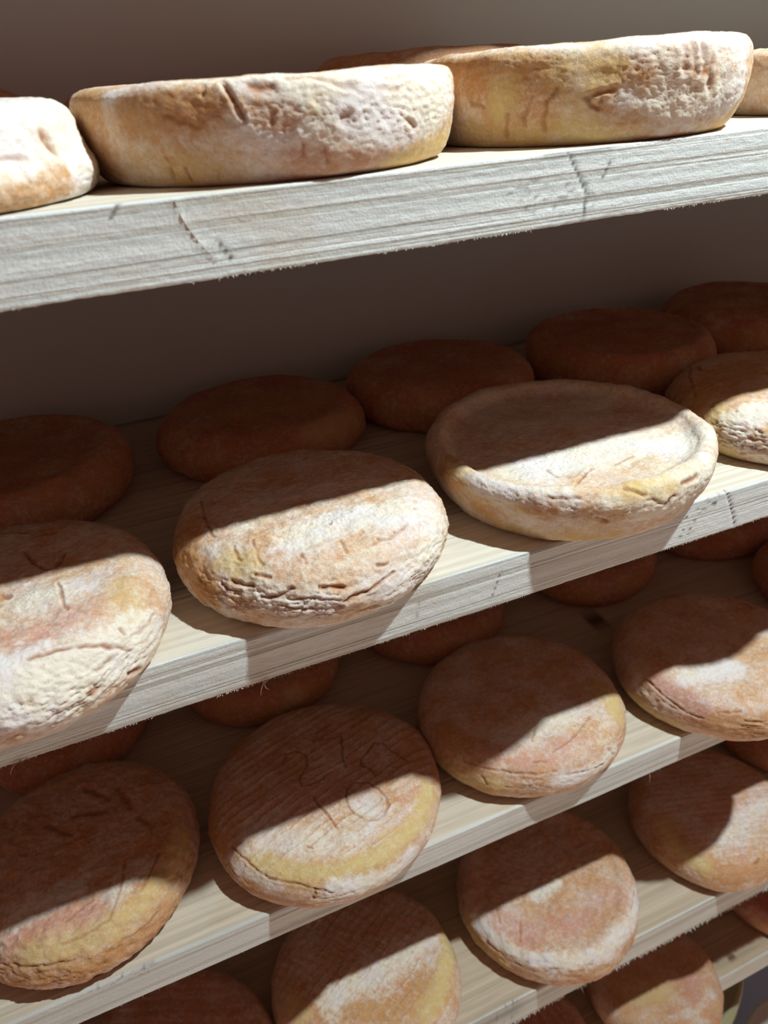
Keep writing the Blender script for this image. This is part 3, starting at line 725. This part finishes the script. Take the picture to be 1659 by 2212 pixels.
def make_wheel(key, shelf, x, y, R, H, prof, N, M, bloom, wrinkle, pebble, ridge, label, seed, yellow=0, pinkb=0, red=0, ochre_side=0):
    pr = profile_curve(prof, R, H, M)
    th = np.linspace(0, 2*np.pi, N, endpoint=False)
    r = np.repeat(pr[1:-1, 0], N); zc = np.repeat(pr[1:-1, 1], N); T = np.tile(th, M-2)
    B = np.stack([r*np.cos(T), r*np.sin(T), zc], 1)
    B = np.concatenate([[[0, 0, pr[0, 1]]], B, [[0, 0, 0]]])
    tg = np.gradient(pr, axis=0); nrm = np.stack([-tg[:, 1], tg[:, 0]], 1)       # outward (r, z)
    nrm = np.stack([-tg[:, 1], tg[:, 0]], 1)
    nrm /= np.maximum(1e-12, np.hypot(nrm[:, 0], nrm[:, 1]))[:, None]
    nr = np.repeat(nrm[1:-1, 0], N); nz = np.repeat(nrm[1:-1, 1], N)
    NN = np.concatenate([[[0, 0, 1]], np.stack([nr*np.cos(T), nr*np.sin(T), nz], 1), [[0, 0, -1]]])
    th_all = np.concatenate([[0], T, [0]])
    S = np.array([seed*7.31, seed*3.17, seed*1.93])
    hz = B[:, 2]/H
    rr = np.hypot(B[:, 0], B[:, 1])
    up = smooth(.35, .9, NN[:, 2])                    # 1 on the top face
    side = smooth(.85, .35, NN[:, 2])*smooth(-.6, -.1, NN[:, 2])
    under = smooth(.10, .0, hz)*smooth(-.5, -.95, NN[:, 2])
    Q = B*1000                                        # millimetres
    d = 1.5*noise3(Q*.022+S)*(.45+.55*side) + .9*noise3(Q*.055+S+9)                 # lumps
    d += pebble*(.45*fbm(Q*.16+S+3, 3, .55))
    d += .12*fbm(Q*.7+S+5, 2, .6)
    # horizontal creases round the side
    circ = np.stack([th_all*R*1000*.10, hz*H*1000*.42, th_all*0], 1)
    wr = np.stack([np.cos(th_all)*R*1000*.10, np.sin(th_all)*R*1000*.10, hz*H*1000*.38], 1)
    wr = wr + .55*np.stack([noise3(Q*.09+S+1), noise3(Q*.09+S+2), noise3(Q*.09+S+4)], 1)
    w1 = 1-np.abs(noise3(wr+S)); w2 = 1-np.abs(noise3(wr*2.1+S+6))
    crease = smooth(.80, 1.0, w1)*.75 + smooth(.82, 1.0, w2)*.45
    patch = smooth(-.35, .35, noise3(Q*.03+S+12))
    d -= wrinkle*crease*side*patch
    d += wrinkle*.45*(fbm(wr*.8+S+7, 2))*side
    # press-cloth print on the top face
    ylw = np.zeros(len(B)); pk = np.zeros(len(B)); oc = np.zeros(len(B)); ck = np.zeros(len(B))
    rid_b = 0
    for ang, wl, amp in ridge:
        a = math.radians(ang)
        q = (-math.sin(a)*Q[:, 0] + math.cos(a)*Q[:, 1]) + 1.6*noise3(Q*.06+S+21)
        al = (math.cos(a)*Q[:, 0] + math.sin(a)*Q[:, 1])
        brk = smooth(-.35, .3, noise3(np.stack([al*.05, q*.35, q*0], 1)+S))
        saw = (q/wl) % 1.0
        d += amp*(saw-.5)*up*brk; rid_b = rid_b + .5*amp*(saw-.5)*up*brk
    # white bloom
    bm_ = bloom + rid_b + .30*noise3(Q*.045+S+30) + .16*noise3(Q*.13+S+33)
    feats = FEATURES.get(key, [])
    warp = fbm(Q*.20+S+40, 3, .6)
    for kind, size, s, pts in feats:
        if kind in 'WYPO':
            dd = poly_dist(Q, pts)
            lo, hi = dict(Y=(-1.0, .8), P=(-1.0, .8), O=(-.7, .6), W=(-.55, .5) if shelf < 3 else (-.8, .7))[kind]
            m = s*smooth(lo, hi, (size-dd)/size + .5*warp)
            if kind == 'W':
                bm_ = np.maximum(bm_, bm_*(1-m)+m*1.05); d += (.22 if shelf == 1 else .30)*m*(.4+fbm(Q*.6+S+44, 3, .8))
                pk *= 1-m*.6; ylw *= 1-m*.6; oc *= 1-m
            elif kind == 'Y': ylw = np.maximum(ylw, m); bm_ -= m*.42
            elif kind == 'P': pk = np.maximum(pk, m*.9); bm_ -= m*.12
            else: oc = np.maximum(oc, m); bm_ -= m*.75
    for kind, size, s, pts in feats:
        if kind in 'GC':
            L = np.array(pts)
            dd = poly_dist(Q + .8*np.stack([noise3(Q*.25+S+50), noise3(Q*.25+S+51), noise3(Q*.25+S+52)], 1), L)
            size = size*.8
            m = np.exp(-(dd/size)**2)
            d -= .85*s*m; d += .22*s*np.exp(-((dd-2.1*size)/size)**2)
            ck = np.maximum(ck, m*(.85 if kind == 'C' else .52))
        elif kind == 'L':
            dd = poly_dist(Q, pts); d += s*np.exp(-(dd/size)**2)
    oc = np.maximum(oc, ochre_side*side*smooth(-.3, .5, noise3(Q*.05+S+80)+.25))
    ck = np.maximum(ck, smooth(.7, 1.1, crease)*side*patch*min(1, wrinkle*.45)*.5)
    bm_ = np.clip(bm_ - .3*ck, 0, 1.1)
    ylw = np.clip(ylw+yellow*smooth(.1, .5, noise3(Q*.04+S+60)), 0, 1); pk = np.clip(pk+pinkb, 0, 1)
    # out of round, a little tilted
    sc = 1 + .012*np.cos(2*th_all+seed) + .008*np.cos(3*th_all+2.1*seed)
    V = B.copy(); V[:, 0] *= sc; V[:, 1] *= sc
    V += NN*(d*.001)[:, None]*(1-under)[:, None]
    V[:, 2] = np.maximum(V[:, 2], 0)
    i = np.arange(M-3)[:, None]*N+1; j = np.arange(N); j1 = (j+1) % N
    quads = np.stack([i+j, i+N+j, i+N+j1, i+j1], -1).reshape(-1, 4)
    me = bpy.data.meshes.new('cheese_wheel')
    tri_t = np.stack([np.zeros(N, int), 1+j, 1+j1], 1)
    lastr = 1+(M-3)*N; tip = len(V)-1
    tri_b = np.stack([lastr+j, np.full(N, tip), lastr+j1], 1)
    me.vertices.add(len(V)); me.vertices.foreach_set('co', V.astype(np.float32).ravel())
    loops = np.concatenate([quads.ravel(), tri_t.ravel(), tri_b.ravel()]).astype(np.int32)
    tot = np.concatenate([np.full(len(quads), 4), np.full(2*N, 3)]).astype(np.int32)
    start = np.concatenate([[0], np.cumsum(tot)[:-1]]).astype(np.int32)
    me.loops.add(len(loops)); me.loops.foreach_set('vertex_index', loops)
    me.polygons.add(len(tot)); me.polygons.foreach_set('loop_start', start); me.polygons.foreach_set('loop_total', tot)
    me.update(calc_edges=True); me.validate()
    me.polygons.foreach_set('use_smooth', np.ones(len(tot), bool))
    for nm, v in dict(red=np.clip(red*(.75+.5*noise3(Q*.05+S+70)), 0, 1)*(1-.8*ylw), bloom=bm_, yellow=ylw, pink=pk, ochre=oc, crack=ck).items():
        a = me.attributes.new(nm, 'FLOAT', 'POINT'); a.data.foreach_set('value', v.astype(np.float32))
    me.materials.append(MAT_RIND)
    o = add_object('cheese_wheel', me, loc=(x, y, ZO+BOARDS[shelf][0]+.0002))
    return tag(o, label, 'cheese', 'cheese wheels ripening on the boards')

HUGE, BIG, MID, LOW = (520, 190), (370, 150), (220, 100), (150, 76)
# key, board, x, y, radius, height, profile, resolution, bloom, wrinkle, pebble, cloth print, label
WHEELS = [
 ('1a', 1, -0.0502, 0.0553, 0.07, 0.0305, 'squat', HUGE, 0.75, 0.5, 1, [],
  'thick white-floured cheese wheel, squat and wider at its base, on the scratched board', {'red': 0.1}),
 ('1b', 1, 0.0905, 0.0635, 0.0745, 0.0318, 'drum', HUGE, 0.36, 0.35, 0.5, [],
  'broad cheese wheel with a white floury upper side and slanting gash, on the scratched board', {'red': 0}),
 ('1c', 1, 0.2364, 0.0625, 0.0736, 0.035, 'drum', HUGE, 0.28, 0.4, 0.55, [],
  'yellowish cheese wheel with a cauliflower-like patch of white mould on its side', {'yellow': 0.7, 'red': 0}),
 ('1d', 1, 0.398, 0.052, 0.07, 0.0285, 'drum', MID, 0.45, 0.4, 0.8, [],
  'low cheese wheel with white top and orange side, past the cauliflower-moulded wheel', {'red': 0.1}),
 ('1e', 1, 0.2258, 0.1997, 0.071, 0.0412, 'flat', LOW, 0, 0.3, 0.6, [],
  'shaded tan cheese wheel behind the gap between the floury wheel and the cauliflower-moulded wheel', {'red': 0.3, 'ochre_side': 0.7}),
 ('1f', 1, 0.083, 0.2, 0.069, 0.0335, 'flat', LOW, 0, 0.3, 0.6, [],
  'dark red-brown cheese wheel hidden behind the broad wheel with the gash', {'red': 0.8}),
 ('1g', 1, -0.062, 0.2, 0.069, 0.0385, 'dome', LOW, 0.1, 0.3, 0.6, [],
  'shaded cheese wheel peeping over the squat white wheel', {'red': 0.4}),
 ('2a', 2, -0.0608, 0.0381, 0.07, 0.034, 'dome', HUGE, 0.42, 1.1, 1.2, [],
  'cheese wheel with a curved U mark pressed in its top and white flaking side', {'red': 0.22}),
 ('2b', 2, 0.0807, 0.0493, 0.0691, 0.0343, 'dome', HUGE, 0.42, 1, 1.4, [],
  'domed cheese wheel whose side is cracked in many level orange creases', {'red': 0.1}),
 ('2c', 2, 0.2361, 0.0539, 0.0802, 0.0328, 'dish', HUGE, 0.5, 0.4, 0.9, [],
  'creamy dish-shaped cheese wheel with a raised rim round a sunken top', {'yellow': 0.5, 'red': 0}),
 ('2d', 2, 0.3925, 0.047, 0.069, 0.033, 'dome', BIG, 0.26, 1.5, 1.2, [],
  'crinkled ochre cheese wheel beside the dish-shaped one', {'yellow': 0.3, 'red': 0.1}),
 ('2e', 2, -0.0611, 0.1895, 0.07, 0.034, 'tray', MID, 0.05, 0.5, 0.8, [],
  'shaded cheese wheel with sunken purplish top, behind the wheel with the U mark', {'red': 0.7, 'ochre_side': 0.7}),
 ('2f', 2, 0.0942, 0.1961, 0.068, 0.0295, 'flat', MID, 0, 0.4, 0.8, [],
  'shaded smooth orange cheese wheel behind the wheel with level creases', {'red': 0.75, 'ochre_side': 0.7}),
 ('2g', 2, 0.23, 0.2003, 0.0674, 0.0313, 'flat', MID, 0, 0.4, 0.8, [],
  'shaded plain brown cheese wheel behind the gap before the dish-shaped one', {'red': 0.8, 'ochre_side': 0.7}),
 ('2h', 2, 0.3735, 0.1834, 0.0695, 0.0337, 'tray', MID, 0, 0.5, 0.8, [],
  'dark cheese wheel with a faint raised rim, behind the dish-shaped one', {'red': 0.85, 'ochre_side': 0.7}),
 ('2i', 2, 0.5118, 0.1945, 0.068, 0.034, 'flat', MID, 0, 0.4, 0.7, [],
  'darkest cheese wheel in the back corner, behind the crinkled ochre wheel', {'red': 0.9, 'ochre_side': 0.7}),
 ('3a', 3, -0.0797, 0.0824, 0.0709, 0.0344, 'flat', BIG, 0.22, 0.7, 2, [],
  'cheese wheel with lumpy pitted red top and yellow rim', {'red': 0.32}),
 ('3b', 3, 0.0713, 0.0662, 0.0763, 0.0318, 'dome', BIG, 0.25, 0.6, 0.7, [(17, 6.2, 1.15)],
  'cheese wheel scratched with the numbers 27 and 10, yellow rimmed', {'red': 0.24}),
 ('3c', 3, 0.2232, 0.0724, 0.0735, 0.0339, 'flat', BIG, 0.26, 0.8, 0.8, [(35, 2.6, 0.18)],
  'smooth tan-pink cheese wheel with a level crack along its front', {'red': 0.18}),
 ('3d', 3, 0.3795, 0.0482, 0.0736, 0.0375, 'flat', BIG, 0.26, 0.9, 0.8, [(30, 3, 0.2)],
  'pink-edged cheese wheel with a whitish centre, overhanging the smooth-edged board', {'red': 0.22}),
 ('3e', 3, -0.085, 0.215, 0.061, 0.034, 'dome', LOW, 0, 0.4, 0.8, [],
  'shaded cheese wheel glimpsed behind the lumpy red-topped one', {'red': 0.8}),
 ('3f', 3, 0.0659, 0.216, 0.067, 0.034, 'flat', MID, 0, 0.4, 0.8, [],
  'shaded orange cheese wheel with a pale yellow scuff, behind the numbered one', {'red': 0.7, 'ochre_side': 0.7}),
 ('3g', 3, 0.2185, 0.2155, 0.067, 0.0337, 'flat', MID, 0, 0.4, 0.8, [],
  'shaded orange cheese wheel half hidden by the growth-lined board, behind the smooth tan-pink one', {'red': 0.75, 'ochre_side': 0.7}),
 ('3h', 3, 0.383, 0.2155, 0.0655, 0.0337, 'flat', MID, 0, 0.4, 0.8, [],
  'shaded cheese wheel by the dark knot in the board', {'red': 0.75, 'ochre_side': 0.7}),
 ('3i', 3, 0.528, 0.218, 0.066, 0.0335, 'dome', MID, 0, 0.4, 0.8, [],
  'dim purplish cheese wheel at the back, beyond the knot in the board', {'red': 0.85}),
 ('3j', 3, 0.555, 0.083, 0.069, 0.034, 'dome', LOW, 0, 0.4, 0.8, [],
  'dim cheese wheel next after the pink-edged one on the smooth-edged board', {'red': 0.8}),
 ('4a', 4, -0.0687, 0.0445, 0.07, 0.034, 'flat', MID, 0.12, 0.5, 0.8, [(158, 8, 0.9)],
  'dark red cheese wheel with level cloth ridges on its top', {'pinkb': 0.3, 'red': 0.5}),
 ('4b', 4, 0.076, 0.0465, 0.0727, 0.0343, 'flat', (300, 126), 0.24, 0.5, 0.7, [(30, 6.5, 0.8), (130, 6.5, 0.75)],
  'cheese wheel with a woven grid printed in its top and a yellow side', {'red': 0.22}),
 ('4c', 4, 0.2399, 0.0502, 0.0751, 0.0326, 'tray', (300, 126), 0.24, 0.8, 1.7, [],
  'cheese wheel with rough pink top inside a white floury rim', {'red': 0.22}),
 ('4d', 4, 0.41, 0.0482, 0.0697, 0.0339, 'flat', (300, 126), 0.22, 0.6, 0.8, [(161, 6.0, 0.8)],
  'cheese wheel with fine level cloth ridges and an ochre lower edge', {'red': 0.28}),
 ('4e', 4, 0.558, 0.105, 0.07, 0.034, 'dome', LOW, 0, 0.4, 0.8, [],
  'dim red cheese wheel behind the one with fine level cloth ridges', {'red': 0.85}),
 ('5a', 5, 0.207, 0.03, 0.069, 0.0335, 'flat', MID, 0.05, 0.5, 0.8, [(100, 8, 0.8)],
  'dark pink cheese wheel just showing under the board with torn fibres', {'red': 0.6}),
 ('5b', 5, 0.3586, 0.0285, 0.0645, 0.0333, 'flat', MID, 0.1, 0.4, 0.6, [],
  'orange and pink cheese wheel with a bare yellow patch, on the lowest board', {'red': 0.3}),
 ('5c', 5, 0.5574, 0.0592, 0.07, 0.034, 'flat', MID, 0, 0.4, 0.7, [],
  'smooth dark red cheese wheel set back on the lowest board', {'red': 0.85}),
]
for i, wdef in enumerate(WHEELS):
    key, shelf, x, y, R, H, prof, res, bloom, wrinkle, pebble, ridge, label = wdef[:13]
    extra = wdef[13] if len(wdef) > 13 else {}
    make_wheel(key, shelf, x, y, R, H, prof, res[0], res[1], bloom, wrinkle, pebble, ridge, label, i+1, **extra)

# ------------------------------------------------------------------ plastic tubs on the floor under the lowest board
def lathe(name, prof, mat, seg=64):
    V, Fc = [], []
    for r, z in prof:
        for a in range(seg):
            V.append((r*math.cos(2*math.pi*a/seg), r*math.sin(2*math.pi*a/seg), z))
    for i in range(len(prof)-1):
        for a in range(seg):
            b = (a+1) % seg
            Fc.append((i*seg+a, i*seg+b, i*seg+seg+b, i*seg+seg+a))
    Fc.append(tuple(range(seg))[::-1]); Fc.append(tuple((len(prof)-1)*seg+a for a in range(seg)))
    return make_mesh(name, np.array(V), Fc, mat)

def make_tub(loc, R, Ht, mat, label):
    root = bpy.data.objects.new('plastic_tub', None); col.objects.link(root); root.location = loc
    tag(root, label, 'tub', 'lidded plastic tubs on the floor')
    add_object('body', lathe('body', [(R*.84, 0), (R*.86, .004), (R*.95, Ht-.03), (R*.95, Ht-.012)], mat), root)
    add_object('lid', lathe('lid', [(R*.955, Ht-.03), (R, Ht-.028), (R, Ht-.006), (R*.985, Ht), (R*.94, Ht+.001), (R*.92, Ht-.004), (R*.5, Ht-.003), (R*.05, Ht-.002)], mat), root)
    return root
make_tub((.452, .130, 0), .115, .30, MAT_TUB, 'dull olive round plastic tub with lid, shaded beneath the lowest board')
make_tub((.600, -.034, 0), .09, .185, MAT_TUB2, 'pale grey round plastic tub with lid, beside the olive tub')
